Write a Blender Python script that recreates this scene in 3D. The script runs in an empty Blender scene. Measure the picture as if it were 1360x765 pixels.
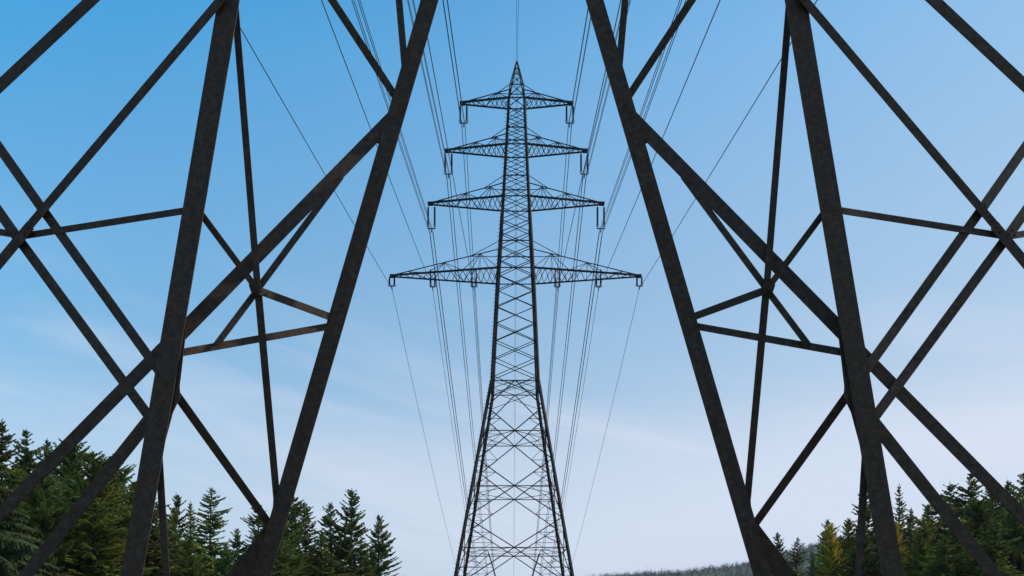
import bpy, math, random
from mathutils import Vector, Matrix, noise
R = math.radians
sc = bpy.context.scene
C = sc.collection

# ------------------------------------------------------------------ camera, light, exposure
EYE = 1.6
F = 930.0            # focal length in pixels of a 1360 px wide picture
HOR = 816.0          # row of the horizon (rising-front lens, level camera)
cd = bpy.data.cameras.new("camera"); cam = bpy.data.objects.new("camera", cd); C.objects.link(cam)
cam.location = (0, 0, EYE); cam.rotation_euler = (R(90), 0, 0)
cd.sensor_width = 36; cd.lens = 36 * F / 1360; cd.shift_y = (HOR - 382.5) / 1360
cd.clip_start = 0.1; cd.clip_end = 20000
sc.camera = cam

SUN_EL, SUN_AZ = R(38), R(84)      # azimuth clockwise from +Y (the way the camera looks)
w = bpy.data.worlds.new("World"); sc.world = w; w.use_nodes = True
nt = w.node_tree; nt.nodes.clear()
def N(t, **k):
    n = nt.nodes.new(t)
    for a, b in k.items(): setattr(n, a, b)
    return n
def LK(a, b): nt.links.new(a, b)
sky = N('ShaderNodeTexSky', sky_type='NISHITA', sun_disc=False)
sky.sun_elevation = SUN_EL; sky.sun_rotation = SUN_AZ
sky.air_density = 1.0; sky.dust_density = 0.4; sky.ozone_density = 2.2; sky.altitude = 300
tc = N('ShaderNodeTexCoord'); sep = N('ShaderNodeSeparateXYZ'); LK(tc.outputs['Generated'], sep.inputs[0])
# thin cirrus streaks drawn out along a slightly tilted wind direction
th = R(13)
du = N('ShaderNodeVectorMath', operation='DOT_PRODUCT'); du.inputs[1].default_value = (math.cos(th) * 1.5, 0.4, -math.sin(th) * 1.5); LK(tc.outputs['Generated'], du.inputs[0])
dv = N('ShaderNodeVectorMath', operation='DOT_PRODUCT'); dv.inputs[1].default_value = (math.sin(th) * 10, 0, math.cos(th) * 10); LK(tc.outputs['Generated'], dv.inputs[0])
cb = N('ShaderNodeCombineXYZ'); LK(du.outputs['Value'], cb.inputs[0]); LK(dv.outputs['Value'], cb.inputs[1]); mp = cb
nz = N('ShaderNodeTexNoise'); nz.inputs['Scale'].default_value = 1.0; nz.inputs['Detail'].default_value = 5; nz.inputs['Roughness'].default_value = 0.55
nz.inputs['Distortion'].default_value = 0.5
LK(mp.outputs[0], nz.inputs['Vector'])
cr = N('ShaderNodeMapRange'); cr.inputs['From Min'].default_value = 0.47; cr.inputs['From Max'].default_value = 0.66
cr.inputs['To Min'].default_value = 0.0; cr.inputs['To Max'].default_value = 0.8; LK(nz.outputs[0], cr.inputs[0])
lowm = N('ShaderNodeMapRange'); lowm.inputs['From Min'].default_value = 0.12; lowm.inputs['From Max'].default_value = 0.45
lowm.inputs['To Min'].default_value = 1.0; lowm.inputs['To Max'].default_value = 0.0; LK(sep.outputs['Z'], lowm.inputs[0])
cm = N('ShaderNodeMath', operation='MULTIPLY'); LK(cr.outputs[0], cm.inputs[0]); LK(lowm.outputs[0], cm.inputs[1])
SKYK, EXPO = 0.15, 0.85
KE = SKYK * 2 ** EXPO
# clear deep-blue air: the sky texture, evened out with height
fz = N('ShaderNodeMapRange'); fz.inputs['From Min'].default_value = 0.1; fz.inputs['From Max'].default_value = 0.62
fz.inputs['To Min'].default_value = 0.34; fz.inputs['To Max'].default_value = 1.0; LK(sep.outputs['Z'], fz.inputs[0])
tint = N('ShaderNodeVectorMath', operation='MULTIPLY'); tint.inputs[1].default_value = (0.27, 0.90, 0.98); LK(sky.outputs[0], tint.inputs[0])
scl = N('ShaderNodeVectorMath', operation='SCALE'); LK(tint.outputs[0], scl.inputs[0]); fx = N('ShaderNodeMath', operation='MULTIPLY_ADD'); fx.inputs[1].default_value = -0.42; fx.inputs[2].default_value = 0.92; LK(sep.outputs['X'], fx.inputs[0])
fm = N('ShaderNodeMath', operation='MULTIPLY'); LK(fz.outputs[0], fm.inputs[0]); LK(fx.outputs[0], fm.inputs[1]); LK(fm.outputs[0], scl.inputs['Scale'])
# thin high veil: denser low down and towards the right, where the sun stands
vc = N('ShaderNodeValToRGB'); LK(sep.outputs['Z'], vc.inputs[0]); e = vc.color_ramp.elements
st = [(0.0, .97), (.12, .93), (.22, .79), (.30, .50), (.38, .37), (.45, .31), (.60, .16), (.66, .09), (1.0, .05)]
while len(e) < len(st): e.new(.5)
for i_, (p_, v_) in enumerate(st): e[i_].position = p_; e[i_].color = (v_, v_, v_, 1)
vx = N('ShaderNodeMath', operation='MULTIPLY_ADD', use_clamp=True); vx.inputs[1].default_value = 0.36
LK(sep.outputs['X'], vx.inputs[0]); LK(vc.outputs[0], vx.inputs[2])
mx = N('ShaderNodeMix', data_type='RGBA'); LK(vx.outputs[0], mx.inputs[0]); LK(scl.outputs[0], mx.inputs[6])
mx.inputs[7].default_value = tuple(c / KE for c in (0.665, 0.755, 0.905)) + (1,)
mx2 = N('ShaderNodeMix', data_type='RGBA'); LK(cm.outputs[0], mx2.inputs[0]); LK(mx.outputs[2], mx2.inputs[6])
mx2.inputs[7].default_value = tuple(c / KE for c in (0.74, 0.78, 0.91)) + (1,)
bg = N('ShaderNodeBackground'); bg.inputs[1].default_value = SKYK; LK(mx2.outputs[2], bg.inputs[0])
ow = N('ShaderNodeOutputWorld'); LK(bg.outputs[0], ow.inputs[0])

sd = bpy.data.lights.new("sun", 'SUN'); sd.energy = 2.0; sd.angle = R(0.6); sd.color = (1.0, 0.95, 0.88)
sun = bpy.data.objects.new("sun", sd); C.objects.link(sun)
sdir = Vector((math.sin(SUN_AZ) * math.cos(SUN_EL), math.cos(SUN_AZ) * math.cos(SUN_EL), math.sin(SUN_EL)))
sun.rotation_euler = sdir.to_track_quat('Z', 'Y').to_euler(); sun.location = sdir * 200
vs = sc.view_settings; vs.view_transform = 'Standard'; vs.look = 'None'; vs.gamma = 1; vs.exposure = EXPO; vs.use_curve_mapping = False

# ------------------------------------------------------------------ helpers
def P(px, py, D):
    """point of the place seen at column px, row py, D metres ahead"""
    return Vector(((px - 680) / F * D, D, EYE + (HOR - py) / F * D))

class MB:
    def __init__(s): s.v = []; s.f = []; s.t = []
    def box(s, o, a, b, c, tone=0.5):
        """box from corner-centred axes: centre o, half axes a,b,c"""
        n = len(s.v)
        for i in (-1, 1):
            for j in (-1, 1):
                for k in (-1, 1): s.v.append(o + a * i + b * j + c * k)
        for q in ((0, 1, 3, 2), (4, 6, 7, 5), (0, 4, 5, 1), (2, 3, 7, 6), (0, 2, 6, 4), (1, 5, 7, 3)):
            s.f.append(tuple(n + x for x in q))
    def bar(s, p, q, wd, th=None, nrm=None):
        p, q = Vector(p), Vector(q); a = q - p; L = a.length; a = a / L
        nrm = Vector(nrm) if nrm else Vector((0, -1, 0))
        nn = nrm - a * nrm.dot(a)
        if nn.length < 1e-3: nn = Vector((1, 0, 0)) - a * a.x
        nn.normalize(); sd_ = a.cross(nn)
        s.box((p + q) / 2, a * L / 2, sd_ * wd / 2, nn * (th or wd) / 2)
    def angle(s, p, q, wd, th=0.02, leg=0.8, ext=0.0):
        """rolled steel angle; one flange faces -Y, the other turns back along the outer edge"""
        p, q = Vector(p), Vector(q); a = (q - p).normalized(); p = p - a * ext; q = q + a * ext; L = (q - p).length
        nn = Vector((0, -1, 0)); nn = (nn - a * nn.dot(a)).normalized(); e = a.cross(nn)
        m = (p + q) / 2
        out = Vector((m.x, 0, m.z - EYE))
        if e.dot(out) < 0: e = -e
        s.box(m, a * L / 2, e * wd / 2, nn * th / 2)
        s.box(m + e * (wd / 2 - th / 2) - nn * (th / 2 + wd * leg / 2), a * L / 2, e * th / 2, nn * wd * leg / 2)
    def tube(s, pts, r, n=6, cap=True):
        base = len(s.v); pr = None
        for i, p in enumerate(pts):
            p = Vector(p); a = (Vector(pts[min(i + 1, len(pts) - 1)]) - Vector(pts[max(i - 1, 0)])).normalized()
            u = pr if pr else (Vector((0, 0, 1)) if abs(a.z) < 0.9 else Vector((1, 0, 0)))
            u = (u - a * u.dot(a)).normalized(); pr = u; v = a.cross(u)
            rr = r[i] if isinstance(r, (list, tuple)) else r
            for k in range(n):
                t = 2 * math.pi * k / n; s.v.append(p + u * math.cos(t) * rr + v * math.sin(t) * rr)
        for i in range(len(pts) - 1):
            for k in range(n):
                a0 = base + i * n + k; b0 = base + i * n + (k + 1) % n
                s.f.append((a0, b0, b0 + n, a0 + n))
        if cap:
            s.f.append(tuple(base + k for k in range(n))[::-1]); s.f.append(tuple(base + (len(pts) - 1) * n + k for k in range(n)))
    def plate(s, pts, th):
        n = len(s.v); k = len(pts)
        for p in pts: s.v.append(Vector(p) + Vector((0, -th / 2, 0)))
        for p in pts: s.v.append(Vector(p) + Vector((0, th / 2, 0)))
        s.f.append(tuple(range(n, n + k))); s.f.append(tuple(range(n + 2 * k - 1, n + k - 1, -1)))
        for i in range(k): j = (i + 1) % k; s.f.append((n + i, n + k + i, n + k + j, n + j))
    def mesh(s, name, mat, origin=None):
        o = Vector(origin) if origin else Vector((0, 0, 0))
        me = bpy.data.meshes.new(name); me.from_pydata([tuple(v - o) for v in s.v], [], s.f)
        if s.t and len(s.t) == len(s.f):
            at = me.attributes.new('tone', 'FLOAT', 'FACE'); at.data.foreach_set('value', s.t)
        me.materials.append(mat); me.update(); return me
    def build(s, name, mat, parent=None, origin=None, smooth=False):
        """origin: world position of the local frame (the parent's own location for parts)"""
        if parent is not None: origin = wloc(parent)
        me = s.mesh(name, mat, origin)
        if smooth: me.polygons.foreach_set('use_smooth', [True] * len(me.polygons))
        o = bpy.data.objects.new(name, me); C.objects.link(o)
        if parent is not None: o.parent = parent
        elif origin is not None: o.location = origin
        return o
def wloc(o):
    v = Vector(o.location)
    while o.parent: o = o.parent; v += Vector(o.location)
    return v
def tag(o, label, cat, group=None):
    o['label'] = label; o['category'] = cat
    if group: o['group'] = group
    return o
def thing(name, loc, label, cat, group=None):
    o = bpy.data.objects.new(name, None); C.objects.link(o); o.location = loc; o.empty_display_size = 0.5
    return tag(o, label, cat, group)

# ------------------------------------------------------------------ materials
def mat(name, build):
    m = bpy.data.materials.new(name); m.use_nodes = True; t = m.node_tree; t.nodes.clear()
    out = t.nodes.new('ShaderNodeOutputMaterial'); build(t, out); return m
def ramp(t, src, stops):
    r = t.nodes.new('ShaderNodeValToRGB'); e = r.color_ramp.elements
    while len(e) < len(stops): e.new(0.5)
    for i, (p, c) in enumerate(stops): e[i].position = p; e[i].color = tuple(c) + (1,)
    t.links.new(src, r.inputs[0]); return r
def noise_n(t, scale, detail=4, rough=0.6, coord='Object', vec=None):
    n = t.nodes.new('ShaderNodeTexNoise'); n.inputs['Scale'].default_value = scale; n.inputs['Detail'].default_value = detail
    n.inputs['Roughness'].default_value = rough
    if vec is None:
        c = t.nodes.new('ShaderNodeTexCoord'); vec = c.outputs[coord]
    t.links.new(vec, n.inputs['Vector']); return n
def m_weathered(t, out):
    b = t.nodes.new('ShaderNodeBsdfPrincipled'); b.inputs['Roughness'].default_value = 0.8; b.inputs['Specular IOR Level'].default_value = 0.25
    n1 = noise_n(t, 9, 6, 0.72); r1 = ramp(t, n1.outputs[0], [(0.28, (0.026, 0.0155, 0.0108)), (0.5, (0.052, 0.0325, 0.0235)), (0.72, (0.098, 0.064, 0.047))])
    n2 = noise_n(t, 22, 5, 0.7); r2 = ramp(t, n2.outputs[0], [(0.52, (0, 0, 0)), (0.68, (1, 1, 1))])
    mx = t.nodes.new('ShaderNodeMix'); mx.data_type = 'RGBA'; mx.inputs[7].default_value = (0.085, 0.046, 0.028, 1)
    t.links.new(r2.outputs[0], mx.inputs[0]); t.links.new(r1.outputs[0], mx.inputs[6])
    t.links.new(mx.outputs[2], b.inputs['Base Color'])
    bp = t.nodes.new('ShaderNodeBump'); bp.inputs['Strength'].default_value = 0.5; bp.inputs['Distance'].default_value = 0.01
    t.links.new(n2.outputs[0], bp.inputs['Height']); t.links.new(bp.outputs[0], b.inputs['Normal'])
    t.links.new(b.outputs[0], out.inputs[0])
def m_pylon(t, out):
    b = t.nodes.new('ShaderNodeBsdfPrincipled'); b.inputs['Roughness'].default_value = 0.75; b.inputs['Specular IOR Level'].default_value = 0.2
    n1 = noise_n(t, 0.8, 4); r1 = ramp(t, n1.outputs[0], [(0.35, (0.005, 0.0045, 0.0045)), (0.62, (0.014, 0.010, 0.008))])
    t.links.new(r1.outputs[0], b.inputs['Base Color']); t.links.new(b.outputs[0], out.inputs[0])
def m_flat(col, rough=0.5, metal=0.0):
    def f(t, out):
        b = t.nodes.new('ShaderNodeBsdfPrincipled'); b.inputs['Roughness'].default_value = rough; b.inputs['Metallic'].default_value = metal
        n = noise_n(t, 6, 3); r = ramp(t, n.outputs[0], [(0.3, tuple(c * 0.8 for c in col)), (0.7, tuple(c * 1.2 for c in col))])
        t.links.new(r.outputs[0], b.inputs['Base Color']); t.links.new(b.outputs[0], out.inputs[0])
    return f
def m_leaf(dark, light, tr=0.25):
    def f(t, out):
        at = t.nodes.new('ShaderNodeAttribute'); at.attribute_name = 'tone'
        oi = t.nodes.new('ShaderNodeObjectInfo')
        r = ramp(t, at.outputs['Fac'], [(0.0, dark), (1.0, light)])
        hs = t.nodes.new('ShaderNodeHueSaturation')
        mr = t.nodes.new('ShaderNodeMapRange'); mr.inputs['To Min'].default_value = 0.478; mr.inputs['To Max'].default_value = 0.515
        mv = t.nodes.new('ShaderNodeMapRange'); mv.inputs['To Min'].default_value = 0.75; mv.inputs['To Max'].default_value = 1.25
        t.links.new(oi.outputs['Random'], mr.inputs[0]); t.links.new(oi.outputs['Random'], mv.inputs[0])
        t.links.new(mr.outputs[0], hs.inputs['Hue']); t.links.new(mv.outputs[0], hs.inputs['Value']); t.links.new(r.outputs[0], hs.inputs['Color'])
        nv = noise_n(t, 0.55, 3, 0.6); h2 = t.nodes.new('ShaderNodeHueSaturation')
        for a_, lo, hi in (('Hue', .535, .462), ('Value', .72, 1.3)):
            q_ = t.nodes.new('ShaderNodeMapRange'); q_.inputs['From Min'].default_value = .32; q_.inputs['From Max'].default_value = .68
            q_.inputs['To Min'].default_value = lo; q_.inputs['To Max'].default_value = hi; t.links.new(nv.outputs[0], q_.inputs[0]); t.links.new(q_.outputs[0], h2.inputs[a_])
        t.links.new(hs.outputs[0], h2.inputs['Color']); hs = h2
        d = t.nodes.new('ShaderNodeBsdfPrincipled'); d.inputs['Roughness'].default_value = 0.75; d.inputs['Specular IOR Level'].default_value = 0.2
        tl = t.nodes.new('ShaderNodeBsdfTranslucent'); m = t.nodes.new('ShaderNodeMixShader'); m.inputs[0].default_value = tr
        t.links.new(hs.outputs[0], d.inputs['Base Color']); t.links.new(hs.outputs[0], tl.inputs[0])
        t.links.new(d.outputs[0], m.inputs[1]); t.links.new(tl.outputs[0], m.inputs[2]); t.links.new(m.outputs[0], out.inputs[0])
    return f
M_NEAR = mat('weathered_steel', m_weathered)
M_PYL = mat('pylon_steel', m_pylon)
M_INS = mat('insulator_glaze', m_flat((0.022, 0.018, 0.016), 0.3))
M_WIRE = mat('conductor', m_flat((0.02, 0.022, 0.026), 0.6))
M_BARK = mat('bark', m_flat((0.055, 0.042, 0.032), 0.9))
M_CONC = mat('concrete', m_flat((0.30, 0.29, 0.27), 0.9))
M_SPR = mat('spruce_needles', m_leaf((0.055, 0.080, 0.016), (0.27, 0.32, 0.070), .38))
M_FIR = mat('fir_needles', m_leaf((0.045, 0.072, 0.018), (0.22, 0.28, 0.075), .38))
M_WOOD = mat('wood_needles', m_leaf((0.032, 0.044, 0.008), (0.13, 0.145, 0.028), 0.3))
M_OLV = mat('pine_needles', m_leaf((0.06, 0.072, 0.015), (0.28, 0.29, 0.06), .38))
M_DRK = mat('drooping_spruce_needles', m_leaf((0.018, 0.028, 0.010), (0.070, 0.090, 0.030), .2))
M_YGR = mat('light_needles', m_leaf((0.10, 0.125, 0.02), (0.38, 0.40, 0.07), .42))
M_LRC = mat('larch_needles', m_leaf((0.24, 0.19, 0.02), (0.58, 0.46, 0.055), 0.45))
def m_ground(t, out):
    b = t.nodes.new('ShaderNodeBsdfPrincipled'); b.inputs['Roughness'].default_value = 0.95
    n = noise_n(t, 0.15, 8, 0.65); r = ramp(t, n.outputs[0], [(0.3, (0.035, 0.050, 0.018)), (0.55, (0.065, 0.085, 0.030)), (0.75, (0.11, 0.10, 0.05))])
    t.links.new(r.outputs[0], b.inputs['Base Color']); t.links.new(b.outputs[0], out.inputs[0])
M_GRD = mat('meadow', m_ground)

# ------------------------------------------------------------------ ground and hills
def sheet(name, x0, x1, y0, y1, nx, ny, hfun, m):
    s = MB()
    for j in range(ny + 1):
        for i in range(nx + 1):
            x = x0 + (x1 - x0) * i / nx; y = y0 + (y1 - y0) * j / ny
            s.v.append(Vector((x, y, hfun(x, y))))
    for j in range(ny):
        for i in range(nx):
            a = j * (nx + 1) + i; s.f.append((a, a + 1, a + nx + 2, a + nx + 1))
    o = s.build(name, m, smooth=True); o['kind'] = 'structure'; return o
def sm(t): t = max(0, min(1, t)); return t * t * (3 - 2 * t)
def ground_h(x, y):
    d = math.hypot(x, y)
    return 0.25 * noise.noise(Vector((x * 0.05, y * 0.05, 0))) * sm((d - 20) / 30) - 30 * sm((y - 130) / 300)
sheet('ground', -3000, 3000, -600, 6000, 220, 240, ground_h, M_GRD)
def ridge_h(x):
    """height of the wooded ridge above eye level at 900 m, from the skyline it draws"""
    px = 680 + x * F / 900
    pts = [(-2500, 700), (0, 810), (560, 800), (700, 786), (790, 763), (860, 758), (900, 757), (985, 747), (1060, 726), (1110, 714), (1250, 700), (2500, 690), (4000, 690)]
    for (a, b), (c, d) in zip(pts, pts[1:]):
        if a <= px <= c:
            y = b + (d - b) * (px - a) / (c - a); return EYE + (HOR - y) / F * 900 - 5.5
    return 20
def hill_h(x, y):
    t = sm((y - 520) / 380) if y < 900 else 1 - 0.25 * sm((y - 900) / 600)
    return -31 + (ridge_h(x) + 31) * t + 2.5 * noise.noise(Vector((x * 0.01, y * 0.01, 3)))
sheet('hill', -2200, 2600, 500, 1700, 200, 60, hill_h, M_GRD)

rng = random.Random(5)
def wood(name, spots, m, label, cards, size):
    """a wood seen as one mass: thousands of small ragged conifer crowns, each a cone of leaf clumps round a stem"""
    s = MB(); R_ = rng.random
    for (x, y, z, h, r) in spots:
        n = len(s.v); s.v += [Vector((x - .09, y, z)), Vector((x + .09, y, z)), Vector((x, y, z + h))]; s.f.append((n, n + 1, n + 2)); s.t.append(0)
        tn = R_() * .5
        for i in range(cards):
            u = 1 - (1 - R_()) ** .62; u = .08 + .91 * u; a = R_() * 6.283; rr = r * (1 - u) ** .8 * (.35 + .75 * R_()); q = size * (.5 + R_()) * (1.15 - .7 * u)
            c = Vector((x + rr * math.cos(a), y + rr * math.sin(a), z + h * u)); d = Vector((math.cos(a), math.sin(a), -.15 + .5 * u)) * q
            t_ = Vector((-math.sin(a), math.cos(a), R_() - .5)) * q * .42
            n = len(s.v); s.v += [c - d * .5, c + t_, c + d * .8, c - t_]; s.f.append((n, n + 1, n + 2, n + 3)); s.t.append(min(1, tn + .5 * R_()))
    o = s.build(name, m); o['kind'] = 'stuff'; tag(o, label, 'forest'); return o
M_FAR = mat('far_wood_needles', m_leaf((0.008, 0.008, 0.006), (0.026, 0.021, 0.015), 0.03))
sp = []
for i in range(6500):
    px = rng.uniform(600, 1420); y = rng.uniform(690, 960); x = (px - 680) / F * y
    sp.append((x, y, hill_h(x, y) - 0.5, rng.uniform(5, 9) * (1.35 if rng.random() < .06 else 1), rng.uniform(1.3, 2.3)))
wood('distant_forest', sp, M_FAR, 'distant grey-brown wooded ridge low on the horizon behind the right trees', 16, 1.5)
sp = []
for i in range(1500):
    if rng.random() < .5: px = rng.uniform(-120, 505); top = 722 - 78 * sm((300 - px) / 260)
    else: px = rng.uniform(1085, 1480); top = 722 - 50 * sm((px - 1120) / 200)
    y = rng.uniform(104, 150); x = (px - 680) / F * y
    h = EYE + (HOR - top - rng.uniform(-8, 34)) / F * y
    sp.append((x, y, -1.0, h + 1, rng.uniform(1.6, 2.6)))
wood('forest', sp, M_WOOD, 'dense dark evergreen wood filling the gaps behind the nearer conifers', 110, 1.1)

# ------------------------------------------------------------------ conifers
def conifer(H, Rb, seed, kind='spruce'):
    r = random.Random(seed); s = MB(); tr = MB()
    lean = Vector((r.uniform(-.012, .012), r.uniform(-.012, .012), 0))
    def axis(h): return Vector((lean.x * h + 0.06 * math.sin(h * .7 + seed), lean.y * h, h))
    tr.tube([axis(H * i / 10) for i in range(11)], [0.017 * H * (1 - i / 10.3) + 0.012 for i in range(11)], 7)
    h = H * (0.05 if kind != 'pine' else 0.22); step = {'spruce': .42, 'fir': .40, 'pine': .46, 'larch': .26, 'weeping': .36}[kind]
    def card(p, d, ln, wd, up, tn):
        sd_ = d.cross(up)
        if sd_.length < 1e-4: return
        sd_.normalize(); n = len(s.v)
        s.v += [p, p + d * ln * .35 + sd_ * wd, p + d * ln, p + d * ln * .45 - sd_ * wd]
        s.f.append((n, n + 1, n + 2, n + 3)); s.t.append(max(0, min(1, tn)))
    while h < H * 0.992:
        u = h / H
        if kind == 'pine': Lb = Rb * (1 - u) ** .62 * (1 if u > .3 else .8)
        elif kind == 'larch': Lb = Rb * (1 - u) ** .6
        else: Lb = Rb * (1 - u) ** .76
        nb = r.randint(4, 6) if kind != 'larch' else r.randint(5, 7)
        a0 = r.random() * 6.28
        gap = r.random() < (.12 if kind in ('pine', 'fir') else .03)
        for b in range(nb):
            az = a0 + 6.283 * b / nb + r.uniform(-.35, .35)
            lobe = .62 + .75 * max(0, min(1, .5 + 1.1 * noise.noise(Vector((math.cos(az) * 1.1, math.sin(az) * 1.1, h * .45 + seed * 7)))))
            L = (Lb * lobe * r.choice((.4, .7, .9, 1.0, 1.15, 1.3) if kind != 'pine' else (.35, .6, .85, 1.0, 1.15, 1.3)) * r.uniform(.85, 1.12) + .05) * (.5 if gap else 1)
            if kind == 'spruce': p0, p1 = 0.55 * u - .12, .25
            elif kind == 'fir': p0, p1 = 0.6 * u - .02, .18
            elif kind == 'pine': p0, p1 = .02 + .55 * u, .30
            elif kind == 'larch': p0, p1 = .55 * u + .15, .1
            else: p0, p1 = -.05 + .3 * u, -.55
            base = axis(h + r.uniform(-.12, .12)); ns = max(3, int(L / .16)); hd = Vector((math.cos(az), math.sin(az), 0))
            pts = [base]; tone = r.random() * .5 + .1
            for k in range(ns):
                q = (k + 1) / ns; sag = -0.5 * math.sin(q * 2.4) * (.45 if kind in ('spruce',) else .2)
                pitch = p0 + p1 * q + sag + r.uniform(-.08, .08)
                d = (hd * math.cos(pitch) + Vector((0, 0, math.sin(pitch)))).normalized()
                hd = (hd + Vector((-hd.y, hd.x, 0)) * r.uniform(-.09, .09)).normalized()
                pts.append(pts[-1] + d * (L / ns))
            tr.tube([pts[0], pts[len(pts) // 2], pts[-1]], [.012 + L * .011, .008 + L * .005, .004], 3, cap=False)
            for k in range(1, ns + 1):
                q = k / ns; p = pts[k]; d = (pts[k] - pts[k - 1]).normalized(); lat = Vector((-d.y, d.x, 0)).normalized()
                if q < .16: continue
                tl = (.72 if kind == 'larch' else 1) * (.10 + .36 * L * (1.08 - q) * .62 + .12 * min(1, L)) * r.uniform(.6, 1.25)
                hang = {'spruce': .30, 'fir': .10, 'pine': -.02, 'larch': .1, 'weeping': 1.3}[kind]
                for sgn in (-1, 1):
                    for m_ in range(3):
                        pp = p - d * (L / ns) * r.random()
                        dd = (d * r.uniform(.7, 1.1) + lat * sgn * r.uniform(.4, .9) + Vector((0, 0, -hang + r.uniform(-.22, .22)))).normalized()
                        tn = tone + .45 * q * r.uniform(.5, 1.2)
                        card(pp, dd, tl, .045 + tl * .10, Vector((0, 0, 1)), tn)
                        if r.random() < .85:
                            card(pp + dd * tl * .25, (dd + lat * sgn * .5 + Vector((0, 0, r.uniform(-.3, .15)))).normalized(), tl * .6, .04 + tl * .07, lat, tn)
                        if kind == 'weeping' and r.random() < .8:
                            card(pp, Vector((dd.x * .25, dd.y * .25, -1)).normalized(), tl * 1.5, .05, Vector((hd.y, -hd.x, 0)), tn - .2)
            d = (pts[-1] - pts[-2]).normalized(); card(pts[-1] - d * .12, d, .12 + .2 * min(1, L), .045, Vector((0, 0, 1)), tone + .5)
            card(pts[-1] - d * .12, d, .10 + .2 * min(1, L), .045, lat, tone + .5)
        h += step * (1 - .35 * u) * r.uniform(.75, 1.25)
    top = axis(H)
    for k in range(9):
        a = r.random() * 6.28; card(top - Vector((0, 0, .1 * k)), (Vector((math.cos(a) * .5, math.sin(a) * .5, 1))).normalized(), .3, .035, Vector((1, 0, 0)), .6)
    return s, tr
PRO = {}
def proto(kind, H, Rb, seed, m):
    s, tr = conifer(H, Rb, seed, kind)
    return (s.mesh('crown', m), tr.mesh('trunk', M_BARK), H)
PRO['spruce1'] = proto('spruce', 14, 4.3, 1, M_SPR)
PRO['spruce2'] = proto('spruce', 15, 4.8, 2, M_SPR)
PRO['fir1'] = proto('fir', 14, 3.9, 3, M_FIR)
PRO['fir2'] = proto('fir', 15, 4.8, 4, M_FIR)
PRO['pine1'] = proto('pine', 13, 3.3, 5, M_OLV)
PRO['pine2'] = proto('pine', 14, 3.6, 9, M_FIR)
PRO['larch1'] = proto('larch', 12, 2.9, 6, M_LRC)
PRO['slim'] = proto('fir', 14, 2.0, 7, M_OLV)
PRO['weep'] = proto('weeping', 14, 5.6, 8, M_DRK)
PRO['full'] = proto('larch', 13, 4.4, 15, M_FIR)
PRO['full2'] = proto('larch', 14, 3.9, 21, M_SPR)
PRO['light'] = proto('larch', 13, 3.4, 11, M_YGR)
NAMES = {'light': 'cedar_tree', 'full': 'hemlock_tree', 'full2': 'hemlock_tree', 'spruce1': 'spruce_tree', 'spruce2': 'spruce_tree', 'fir1': 'fir_tree', 'fir2': 'fir_tree', 'pine1': 'pine_tree', 'pine2': 'pine_tree',
         'larch1': 'larch_tree', 'slim': 'fir_tree', 'weep': 'spruce_tree'}
def tree(px, top, D, k, wf, label, group, rz):
    cr_, tk, H = PRO[k]
    x = (px - 680) / F * D; z0 = ground_h(x, D) - .1
    h = EYE + (HOR - top) / F * D - z0; s_ = h / H
    t = thing(NAMES[k], (x, D, z0), label, 'tree', group)
    t.rotation_euler = (0, 0, rz); t.scale = (s_ * wf, s_ * wf, s_)
    for nm, me in (('trunk', tk), ('crown', cr_)):
        o = bpy.data.objects.new(nm, me); C.objects.link(o); o.parent = t
GL, GR = 'conifers standing on the left', 'conifers standing on the right'
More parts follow.
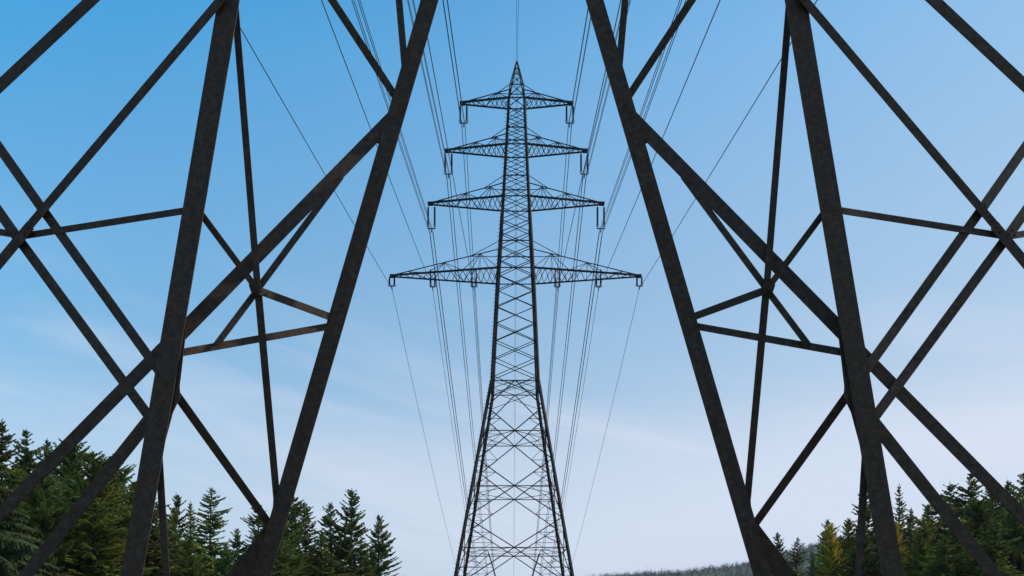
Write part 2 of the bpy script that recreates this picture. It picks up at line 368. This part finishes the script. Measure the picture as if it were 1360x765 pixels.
T = [
 # px, top row, distance, kind, width factor, label
 (-30, 566, 27, 'weep', 1.1, 'big dark spruce with drooping branches at the bottom left corner', GL),
 (4, 560, 44, 'fir1', .9, 'tall fir whose tip is the leftmost against the sky', GL),
 (33, 570, 46, 'fir2', .85, 'bluish fir tip second from the left edge', GL),
 (62, 586, 45, 'fir1', .9, 'fir tip third from the left edge, in front of pale sky', GL),
 (92, 590, 40, 'full', 1.0, 'broad green hemlock just under the upper long left diagonal brace', GL),
 (124, 602, 37, 'full2', 1.1, 'full green hemlock between the two long left diagonal braces', GL),
 (150, 636, 42, 'spruce1', 1.2, 'green spruce seen between the lower diagonal brace and the outer left leg', GL),
 (58, 632, 33, 'full', 1.1, 'lower green hemlock in front of the tall left firs', GL),
 (126, 650, 34, 'spruce1', 1.25, 'low bushy spruce left of the foot of the outer left leg', GL),
 (178, 640, 52, 'fir2', 1.0, 'dark fir partly behind the outer left leg', GL),
 (205, 668, 40, 'spruce1', 1.1, 'short spruce right behind the thin upright by the outer left leg', GL),
 (233, 656, 62, 'pine1', .8, 'narrow olive pine just right of the thin upright', GL),
 (252, 668, 64, 'slim', 1.2, 'slim yellowish fir between the olive pine and the pointed spruce', GL),
 (279, 648, 56, 'spruce1', 1.0, 'pointed layered spruce standing clear at the middle of the left group', GL),
 (250, 716, 45, 'full2', 1.0, 'low rounded hemlock at the feet of the pointed layered one', GL),
 (316, 702, 62, 'fir1', 1.0, 'short fir in the gap right of the pointed layered spruce', GL),
 (343, 668, 60, 'fir1', 1.0, 'fir left of the inner left leg, its tip cut by the leg', GL),
 (386, 644, 58, 'fir2', 1.05, 'tall dark fir immediately right of the inner left leg', GL),
 (405, 668, 62, 'spruce1', 1.1, 'bushy spruce right of the tall dark fir', GL),
 (440, 668, 64, 'fir1', .95, 'narrow fir left of the ragged pine with the split top', GL),
 (466, 650, 62, 'pine2', 1.0, 'tall ragged pine, second conifer in from the right end of the left group', GL),
 (503, 684, 60, 'pine2', 1.0, 'rightmost pine of the left group with branches reaching into open sky', GL),
 (366, 706, 50, 'spruce2', .9, 'low spruce directly behind the foot of the inner left leg', GL),
 (1033, 708, 72, 'fir1', .95, 'small dark fir beside the foot of the inner right leg', GR),
 (1058, 714, 74, 'spruce1', .85, 'small fir-like spruce second from the left in the right group', GR),
 (1080, 733, 76, 'fir2', .8, 'stubby dark fir in the dip before the golden trees', GR),
 (1100, 690, 66, 'fir1', .8, 'dark pointed fir just behind the golden larch', GR),
 (1106, 696, 58, 'larch1', .85, 'golden yellow larch left of the thin right upright', GR),
 (1127, 690, 60, 'larch1', .85, 'taller greenish gold larch touching the thin right upright', GR),
 (1150, 648, 60, 'fir1', .95, 'tall dark fir between thin upright and outer right leg', GR),
 (1193, 645, 62, 'slim', .9, 'slender spire-like fir with a bulbous tip right of the outer leg', GR),
 (1190, 694, 56, 'larch1', .9, 'yellow-green larch hugging the right side of the outer right leg', GR),
 (1208, 676, 60, 'spruce1', .9, 'short spruce between the slender fir and the bushy pines', GR),
 (1232, 668, 52, 'pine1', 1.2, 'bushy olive pine left of where the long right diagonal crosses the trees', GR),
 (1226, 690, 46, 'light', 1.0, 'feathery light yellow-green tree in the middle of the right group', GR),
 (1252, 716, 40, 'spruce1', 1.4, 'low bushy spruce just right of the feathery yellow-green tree', GR),
 (1116, 712, 61, 'light', .9, 'broad olive tree filling in behind the two golden larches', GR),
 (1140, 716, 57, 'light', .8, 'olive tree low between the larches and the thin right upright', GR),
 (1170, 716, 50, 'spruce2', 1.2, 'low spruce at the foot of the outer right leg', GR),
 (1145, 690, 54, 'fir2', 1.0, 'dark fir behind the thin right upright, beside the larches', GR),
 (1300, 664, 47, 'full', 1.1, 'wide hemlock under the tallest dark fir', GR),
 (1352, 668, 44, 'full', 1.1, 'full dark hemlock low at the right edge', GR),
 (150, 612, 46, 'full', 1.0, 'ragged hemlock on the slope of treetops left of the outer left leg', GL),
 (176, 640, 44, 'full2', 1.1, 'wide hemlock whose right half goes behind the outer left leg', GL),
 (108, 640, 36, 'full', 1.1, 'full hemlock below the upper long left diagonal brace', GL),
 (30, 625, 35, 'full2', 1.2, 'full green hemlock low near the left edge', GL),
 (370, 690, 55, 'full2', 1.1, 'full hemlock at the lower right side of the inner left leg', GL),
 (425, 706, 52, 'spruce1', 1.2, 'low spruce between the tall dark fir and the split-top pine', GL),
 (478, 712, 54, 'spruce2', .9, 'low spruce under the split-top pine', GL),
 (225, 690, 48, 'fir1', 1.3, 'low fir between the outer left leg and the pointed spruce', GL),
 (300, 722, 50, 'fir2', 1.0, 'low fir under the short fir right of the pointed spruce', GL),
 (1263, 642, 58, 'pine2', 1.1, 'ragged dark pine behind the lower right diagonal', GR),
 (1288, 628, 54, 'fir2', 1.15, 'tallest dark fir of the right group, above the lower right diagonal', GR),
 (1314, 648, 52, 'full2', 1.1, 'dark hemlock just right of the tallest fir', GR),
 (1338, 640, 55, 'fir1', 1.1, 'fir under the end of the long right diagonal', GR),
 (1360, 628, 56, 'fir2', 1.0, 'rightmost fir cut by the right edge of the picture', GR),
 (1272, 690, 42, 'full2', 1.2, 'mid green hemlock low in front of the tallest fir', GR),
 (1320, 694, 40, 'spruce1', 1.3, 'low spruce near the bottom right corner', GR),
 (1380, 665, 45, 'spruce2', .9, 'dark spruce reaching in from beyond the right edge', GR),
]
for i, (px, top, D, k, wf, lb, g) in enumerate(T): tree(px, top, D, k, wf, lb, g, i * 1.7)

# ------------------------------------------------------------------ far pylon
YD = 90.0
def XC(h): return (2.2 + 4.3 * h / 71) / F * YD      # centre line, very slightly out of plumb
K = YD / F
def zpx(h): return h + EYE          # heights below are metres above the eye
WP = [(-1.6, 15.9), (29.1, 5.85), (41.3, 4.7), (50.5, 3.6), (58.0, 2.8), (65.9, 2.0), (67.5, 1.7), (71.0, 0.10)]
def wid(h):
    for (a, b), (c, d) in zip(WP, WP[1:]):
        if a <= h <= c: return b + (d - b) * (h - a) / (c - a)
    return WP[-1][1]
def cor(h, sx, sy):
    w2 = wid(h) / 2; return Vector((XC(h) + sx * w2, YD + sy * w2, zpx(h)))
def mid(h, sx, sy):   # centre of a face
    w2 = wid(h) / 2; return Vector((XC(h) + sx * w2, YD + sy * w2, zpx(h)))
pyl = thing('lattice_pylon', (XC(-1.6), YD, 0), 'tall far steel lattice pylon with four pairs of crossarms standing at the centre', 'pylon')
for sx in (-1, 1):
    for sy in (-1, 1):
        s = MB()
        for (a, _), (c, _2) in zip(WP, WP[1:]):
            t0 = .30 if a < 29 else (.24 if a < 45 else (.18 if a < 60 else .12))
            s.bar(cor(a, sx, sy), cor(c, sx, sy), t0, t0, (sx, sy, 0))
        if (sx, sy) in ((-1, -1), (1, 1)):
            h = -1.0
            while h < 66:
                p = cor(h, sx, sy); s.bar(p, p + Vector((sx * .36, sy * .05, 0)), .03, .03); h += .5
        s.build('leg', M_PYL, pyl)
        s = MB(); c0 = cor(-1.6, sx, sy); s.box(Vector((c0.x, c0.y, -0.1)), Vector((.7, 0, 0)), Vector((0, .7, 0)), Vector((0, 0, .45)))
        s.build('footing', M_CONC, pyl)
faces = [((-1, -1), (1, -1)), ((-1, 1), (1, 1)), ((-1, -1), (-1, 1)), ((1, -1), (1, 1))]
lv = [29.1]
while lv[-1] < 65.0: lv.append(lv[-1] + .425 * wid(lv[-1]))
lv[-1] = 65.9
for (A, B) in faces:
    nrm = Vector(((A[0] + B[0]) / 2, (A[1] + B[1]) / 2, 0)); s = MB()
    o1 = nrm * .05
    for a, b in zip(lv, lv[1:]):
        t_ = .085 if a < 50 else .065
        s.bar(cor(a, *A) + o1, cor(b, *B) + o1, t_, .05, nrm); s.bar(cor(a, *B) - o1, cor(b, *A) - o1, t_, .05, nrm)
    for h in (29.1, 43.5, 47.0, 52.8, 55.5, 59.6, 61.8, 65.7, 67.5): s.bar(cor(h, *A), cor(h, *B), .11 if h < 66 else .08, .09, nrm)
    # little spire
    for a, b in ((65.9, 67.5), (67.5, 68.6), (68.6, 69.5), (69.5, 70.2)):
        s.bar(cor(a, *A) + o1 * .3, cor(b, *B) + o1 * .3, .05, .03, nrm); s.bar(cor(a, *B) - o1 * .3, cor(b, *A) - o1 * .3, .05, .03, nrm)
    s.build('body_lattice', M_PYL, pyl)
    # splayed base: X panels crossing at the horizontal levels
    s = MB(); nodes = [25.7, 19.0, 11.7, 3.2]; cross = [22.6, 15.6, 8.0]
    c = lambda h: (cor(h, *A) + cor(h, *B)) / 2
    s.bar(c(29.1), cor(25.7, *A), .11, .08, nrm); s.bar(c(29.1), cor(25.7, *B), .11, .08, nrm)
    s.bar(cor(27.3, *A), c(29.1) * .35 + cor(29.1, *B) * .65, .06, .05, nrm); s.bar(cor(27.3, *B), c(29.1) * .35 + cor(29.1, *A) * .65, .06, .05, nrm)
    for hi, lo, m in zip(nodes, nodes[1:], cross):
        C0 = c(m)
        for E in (A, B):
            s.bar(cor(hi, *E) + o1, C0 + o1, .12, .09, nrm); s.bar(C0 - o1, cor(lo, *E) - o1, .12, .09, nrm)
            # redundants
            s.bar(cor(m, *E), C0, .10, .08, nrm)
            up = (cor(hi, *E) + C0) / 2; dn = (cor(lo, *E) + C0) / 2; q = (m + hi) / 2; r_ = (m + lo) / 2
            s.bar(cor(up.z - EYE, *E), up, .06, .05, nrm); s.bar(cor(dn.z - EYE, *E), dn, .06, .05, nrm)
            s.bar(cor(m, *E), up, .055, .05, nrm); s.bar(cor(m, *E), dn, .055, .05, nrm)
            u2 = cor(lo, *E) * .72 + C0 * .28; s.bar(cor(u2.z - EYE, *E), u2, .05, .04, nrm); s.bar(cor(dn.z - EYE, *E), u2, .05, .04, nrm)
            u3 = cor(hi, *E) * .72 + C0 * .28; s.bar(cor(u3.z - EYE, *E), u3, .05, .04, nrm); s.bar(cor(up.z - EYE, *E), u3, .05, .04, nrm)
    for E, O in ((A, B), (B, A)):
        s.bar(cor(3.2, *E), c(-.2), .12, .09, nrm)
        s.bar(cor(-1.0, *E), c(-.2) * .5 + cor(3.2, *E) * .5, .07, .05, nrm)
    s.bar(cor(3.2, *A), cor(3.2, *B), .09, .07, nrm)
    s.build('base_lattice', M_PYL, pyl)
for h in (29.1, 22.6, 15.6, 8.0):
    s = MB()
    m4 = [(cor(h, *a) + cor(h, *b)) / 2 for a, b in (faces[0], faces[3], faces[1], faces[2])]
    for i in range(4): s.bar(m4[i], m4[(i + 1) % 4], .07, .06, (0, 0, 1))
    if h in (8.0, 29.1):
        s.bar(cor(h, -1, -1), cor(h, 1, 1), .07, .05, (0, 0, 1)); s.bar(cor(h, 1, -1), cor(h, -1, 1), .06, .04, (0, 0, 1.01))
    s.build('plan_bracing', M_PYL, pyl)
# inner anti-sway ties hanging from the lowest plan bracing
for sx in (-1, 1):
    for sy in (-1, 1):
        s = MB(); a = Vector((XC(8.0) + sx * 3.3, YD + sy * 3.3, zpx(8.0))); b = Vector((XC(4.4) + sx * 2.2, YD + sy * 2.6, zpx(4.4)))
        s.bar(a, b, .10, .08); s.bar(a, cor(5.2, sx, sy), .08, .06); s.bar(b, cor(4.6, sx, sy), .08, .06); s.bar(b, cor(2.4, sx, sy), .07, .05)
        s.bar((a + b) / 2, cor(6.6, sx, sy), .05, .04); s.bar(a, cor(8.0, sx, sy), .05, .05)
        s.build('corner_bracing', M_PYL, pyl)
# crossarms  (height above eye, half length, hip height above arm, panels)
ARMS = [(65.7, 6.95, 1.8, 5), (59.6, 8.85, 2.2, 6), (52.8, 11.0, 2.7, 7), (43.5, 15.8, 3.5, 9)]
for h, Lh, hh, npn in ARMS:
    for sx in (-1, 1):
        w2 = wid(h) / 2; tip = Vector((XC(h) + sx * Lh, YD, zpx(h)))
        nb, fb = cor(h, sx, -1), cor(h, sx, 1); w3 = wid(h + hh) / 2; hp = Vector((XC(h + hh) + sx * w3, YD, zpx(h + hh)))
        arm = MB(); arm.box(tip + Vector((sx * .05, 0, -.02)), Vector((.30, 0, 0)), Vector((0, .28, 0)), Vector((0, 0, .13)))
        ar = arm.build('crossarm', M_PYL, pyl)
        ty = .20
        tn, tf = tip + Vector((0, -ty, 0)), tip + Vector((0, ty, 0))
        for a, b, wd in ((nb, tn, .19), (fb, tf, .15)):
            q = MB(); q.bar(a, b, wd, wd); q.build('bottom_chord', M_PYL, ar)
        q = MB(); q.bar(hp, tip + Vector((0, 0, .1)), .09, .09); q.bar(hp, cor(h + hh, sx, -1), .08, .08); q.bar(hp, cor(h + hh, sx, 1), .08, .08)
        q.bar(cor(h + hh, sx, -1), (hp * .72 + tip * .28), .06, .06); q.bar(cor(h + hh, sx, 1), (hp * .72 + tip * .28), .06, .06)
        q.build('top_chord', M_PYL, ar)
        q = MB(); t_ = .075
        for i in range(npn):
            a, b = i / npn, (i + 1) / npn; m = (a + b) / 2
            q.bar(nb.lerp(tn, a), fb.lerp(tf, m), t_, .05, (0, 0, 1)); q.bar(fb.lerp(tf, m), nb.lerp(tn, b), t_, .05, (0, 0, 1))
        if True:
            for k in range(npn):
                a, b = k / npn, (k + 1) / npn; m = (a + b) / 2
                if m < .45: q.bar(fb.lerp(tf, a), nb.lerp(tn, m), t_ * .8, .05, (0, 0, 1)); q.bar(nb.lerp(tn, m), fb.lerp(tf, b), t_ * .8, .05, (0, 0, 1))
        q.build('bottom_lacing', M_PYL, ar)
        q = MB(); ns = {5: 2, 6: 3, 7: 3, 9: 3}[npn]
        for i in range(ns):   # W bracing up to the top chord on both faces
            a, m, b = i / (ns + .0), (i + .55) / ns, (i + 1) / ns
            for c0, c1 in ((nb, tn), (fb, tf)):
                q.bar(c0.lerp(c1, a) if i else c0, hp.lerp(tip, m), .06, .05)
                if i < ns - 1 or ns == 2: q.bar(hp.lerp(tip, m), c0.lerp(c1, b), .07, .05)
                if i < 2: q.bar(hp.lerp(tip, m), c0.lerp(c1, m), .045, .04)
        q.build('side_bracing', M_PYL, ar)

# ------------------------------------------------------------------ insulators and wires
GI = 'insulator sets hanging under the crossarms'
def insulator(x, zt, ln, gap, label, top_ext=0.0):
    t = thing('insulator', (x, YD, zt - ln), label, 'insulator', GI)
    for sg in (-1, 1):
        s = MB(); xx = x + sg * gap / 2; n = int(ln / .11); pts = []; rr = []
        s.tube([(xx, YD, zt + top_ext), (xx, YD, zt - ln * .12)], .035 if not top_ext else .08, 6)
        for i in range(n * 2 + 1):
            pts.append((xx, YD, zt - ln * .12 - (ln * .76) * i / (2 * n))); rr.append(.13 if i % 2 else .07)
        s.tube(pts, rr, 8); s.tube([(xx, YD, zt - ln * .88), (xx, YD, zt - ln + .02)], .035, 6)
        s.build('insulator_string', M_INS, t, smooth=False)
        s = MB(); pts = [(xx + .19 * math.cos(a), YD + .19 * math.sin(a), zt - ln * .9) for a in [i * math.pi / 6 for i in range(13)]]
        s.tube(pts, .03, 5, cap=False); s.build('corona_ring', M_WIRE, t)
    s = MB(); s.bar((x - gap / 2 - .1, YD, zt - ln), (x + gap / 2 + .1, YD, zt - ln), .13, .05)
    s.bar((x, YD, zt - ln), (x, YD, zt - ln - .28), .09, .06); s.build('yoke_plate', M_PYL, t)
    s = MB(); s.bar((x, YD - .3, zt - ln - .33), (x, YD + .3, zt - ln - .33), .10, .10); s.build('clamp', M_PYL, t)
def wire(x, zatt, a, b, slope2, label, group, r=.031, n=44, ynear=-30.0):
    """one conductor through its clamp: span overhead of the camera, then the span falling away behind"""
    pts = []
    for i in range(n + 1):
        y = ynear + (YD - ynear) * i / n; d = YD - y; pts.append(Vector((x, y, zatt - a * d + b * d * d)))
    for i in range(1, n + 1):
        d = 330 * i / n; pts.append(Vector((x, YD + d, zatt - slope2 * d + (slope2 * .42 / 330) * d * d)))
    s = MB(); s.tube(pts, r, 5); o = s.build('power_line', M_WIRE, None, origin=(x, YD, zatt)); tag(o, label, 'cable', group); return o
sides = {-1: 'left', 1: 'right'}
ordn = ['top', 'second', 'third', 'lowest']
for i, (h, Lh, hh, npn) in enumerate(ARMS):
    for sx in (-1, 1):
        S = sides[sx]
        if i < 3:
            ln = (2.45, 2.9, 3.1)[i]; x = XC(h) + sx * (Lh - .12)
            insulator(x, zpx(h) - .1, ln, .84, f'long double insulator hanging from the {S} tip of the {ordn[i]} crossarm')
            zc = zpx(h) - .1 - ln - .33; lab = f'one wire of the four-wire bundle clamped under the {S} tip of the {ordn[i]} crossarm'
            a, b = ((.225, .0003), (.205, .0002), (.20, .0002))[i]; s2 = (.39, .37, .36)[i]
            for dx in (-.2, .2):
                for dz in (0, -.4): wire(x + dx, zc + dz, a, b, s2, lab, f'wire bundle under the {S} tip of the {ordn[i]} crossarm')
        else:
            for j, (xx, ex) in enumerate(((Lh + .1, 0), (10.65, .9), (5.35, .9))):
                x = XC(h) + sx * xx
                where = ('at the tip', 'two thirds out', 'close to the body')[j]
                insulator(x, zpx(h) - .05, 1.25 if j == 0 else 1.35, .62 if j == 0 else .55, f'short double insulator under the {S} lowest crossarm, {where}', ex)
                zc = zpx(h) - .05 - (1.25 if j == 0 else 1.35) - .33
                wire(x, zc, .178, .00015, (.32, .34, .35)[j], f'single wire under the {S} lowest crossarm, {where}', 'single wires under the lowest crossarm')
for dx in (-.09, .09):
    wire(XC(71) + dx, zpx(70.9), .12, .0006, .45, 'one of two earth wires meeting at the very peak of the far pylon', 'earth wires at the peak', r=.022)

# ------------------------------------------------------------------ near pylon (the one the view is framed by)
near = thing('lattice_pylon', (0, 13, 0), 'huge dark rust-flecked near pylon whose splayed legs frame both sides', 'pylon')
DO, DI, D3 = 11.6, 13.0, 12.5
def ox(y): return 305 - (y / 765) * 129
def ix(y): return 571 - (y / 765) * 223
def tx(y): return -120 - y * .09
cnt = [0]
def mem(name, p0, p1, wpx, Dw, sx, ext=0, leg=.7, ins=None):
    """p = (px, py, D) on the left half; sx=+1 mirrors it to the right half"""
    def q(p):
        v = P(*p); return Vector((-v.x if sx > 0 else v.x, v.y, v.z))
    cnt[0] += 1
    s = MB(); a, b = q(p0), q(p1)
    wd = wpx / F * (p0[2] + p1[2]) / 2; off = Vector((0, .012 * (cnt[0] % 7) - .036, 0))
    s.angle(a + off, b + off, wd, .022 if wd > .2 else .014, leg, ext)
    # bolts at both ends
    ax = (b - a).normalized(); nn = Vector((0, -1, 0)); nn = (nn - ax * nn.dot(ax)).normalized()
    if name == 'brace':
        for e_, sg in ((a, 1), (b, -1)):
            for k in (0.06, .16):
                c = e_ + off + ax * sg * (k + ext * 0) + nn * .018
                s.tube([c, c + nn * .022], .016, 6)
    return s.build(name, M_NEAR, near)
def lerp3(p, q, x=None, y=None):
    pass
def gz(x_fun, D, ymax):  # row where the ground is at that distance
    return HOR + EYE * F / D
for sx in (-1, 1):
    yg = gz(ox, DO, 0); yi = gz(ix, DI, 0)
    lo = mem('leg', (ox(-486), -486, DO), (ox(yg), yg, DO), 28, DO, sx, leg=.5)
    li = mem('leg', (ix(-139), -139, DI), (ix(yi), yi, DI), 22.5, DI, sx, leg=.6)
    y3 = gz(tx, D3, 0)
    mem('leg', (tx(-320), -320, D3), (tx(y3), y3, D3), 26, D3, sx)
    # footings
    for (f, D, yy) in ((ox, DO, yg), (ix, DI, yi), (tx, D3, y3)):
        v = P(f(yy), yy, D); x = -v.x if sx > 0 else v.x
        s = MB(); s.box(Vector((x, D, .05)), Vector((.45, 0, 0)), Vector((0, .45, 0)), Vector((0, 0, .3))); s.build('footing', M_CONC, near)
    DN = 12.2   # bracing node inside the face between the two visible legs
    B = lambda a, b, w_, Dw, **k: mem('brace', a, b, w_, Dw, sx, **k)
    B((312, 8, DO + .3), (342, 384, DN), 9, 11.8)
    B((342, 384, DN), (367, 662, DI + .15), 9.5, 13.4)
    B((528, 147, DI + .14), (222, 459, DO + .16), 18.5, 13)          # long diagonal, upper length
    B((232, 450, DO + .16), (-170, 857, D3), 16.5, 11.5)            # ... and on beyond the outer leg
    B((453, 236, 12.75), (342, 386, DN + .1), 8.5, 13.2)
    B((342, 386, DN + .1), (288, 458, DO + .42), 8.5, 12)
    B((264, 280, DO + .1), (342, 385, DN - .1), 8.5, 11.6)
    B((342, 385, DN - .05), (456, 427, DI + .12), 10, 13.8)
    B((232, 469, DO + .15), (452, 430, DI + .12), 9.5, 13)
    B((252, 277, DO - .05), (22, 313, 12.1), 8.5, 11.4)
    B((22, 313, 12.1), (-145, 286, D3), 8.5, 12.2)
    B((300, -6, DO - .1), (41, 300, 12.0), 11, 11.3)
    B((41, 300, 12.0), (-165, 548, D3), 13, 12.2)
    B((-130, 12, D3), (60, 283, 12.05), 12.5, 12)
    B((60, 283, 12.05), (214, 497, DO + .1), 12.5, 11.3)
    B((-135, 93, D3), (22, 315, 12.12), 13, 12.2)
    B((22, 315, 12.12), (205, 564, DO + .12), 13, 11.4)
    B((216, 538, DO + .14), (-125, 967, D3), 16.5, 11.5)
    B((226, 512, DO + .12), (358, 696, DI + .15), 11, 13)
    B((207, 530, DO + .1), (226, 840, DO + .1), 9.5, 10.8)
    B((ox(-200) - 4, -200, DO - .1), (-140, 245, D3), 15.5, 11.5)
    B((333, -165, DO + .12), (533, 140, DI + .14), 10, 14.4)
    B((516, -159, 12.6), (540, 118, DI + .1), 9, 14.8)
    B((362, 704, DI + .25), (285, 806, DI + .4), 25, 15.3)
    # gusset plates at the main joints
    def gus(pts, D, dd):
        cnt[0] += 1
        s = MB(); s.plate([Vector(((1 if sx < 0 else -1) * P(a, b, D).x, D - dd, P(a, b, D).z)) for a, b in (pts if sx < 0 else pts[::-1])], .016)
        s.build('gusset_plate', M_NEAR, near)
    gus([(206, 474), (222, 455), (246, 435), (237, 512), (238, 526), (228, 547), (215, 596), (205, 612), (194, 606), (199, 560), (204, 505)], DO, -.04)
    gus([(541, 88), (551, 90), (521, 196), (499, 187), (508, 168), (524, 136)], DI, -.05)
    gus([(337, 376), (346, 376), (350, 386), (346, 393), (336, 391), (333, 382)], DN, .09)
    gus([(360, 650), (372, 640), (380, 655), (368, 715), (352, 748), (318, 766), (336, 742), (352, 705), (358, 690)], DI, -.15)
    B((339, -200, DO + .1), (602, -139, DI + .1), 10, 12)
    # members above the frame that tie this side together
    B((ox(-470), -470, DO), (ix(-135), -135, DI), 12, 13)
    B((ox(-470), -470, DO), (tx(-315), -315, D3), 12, 12)
def topbar(y0, D, f):
    v = P(f(y0), y0, D); s = MB(); s.angle(Vector((v.x, D, v.z)), Vector((-v.x, D, v.z)), .22, .02); s.build('brace', M_NEAR, near)
topbar(-465, DO, ox); topbar(-132, DI, ix)

def m_haze(t, out):
    v = t.nodes.new('ShaderNodeVolumePrincipled'); v.inputs['Color'].default_value = (0.80, 0.86, 0.94, 1); v.inputs['Density'].default_value = 0.00013
    v.inputs['Anisotropy'].default_value = 0.2
    t.links.new(v.outputs[0], out.inputs['Volume'])
M_HAZE = mat('haze', m_haze)
s = MB(); s.box(Vector((0, 2700, 26)), Vector((3010, 0, 0)), Vector((0, 3310, 0)), Vector((0, 0, 64)))
hz = s.build('haze', M_HAZE); hz['kind'] = 'stuff'; tag(hz, 'thin pale blue haze in the air before the distant ridge', 'haze')

sc.render.engine = 'CYCLES'
sc.cycles.max_bounces = 5; sc.cycles.transparent_max_bounces = 4
sc.render.resolution_x = 1024; sc.render.resolution_y = 576
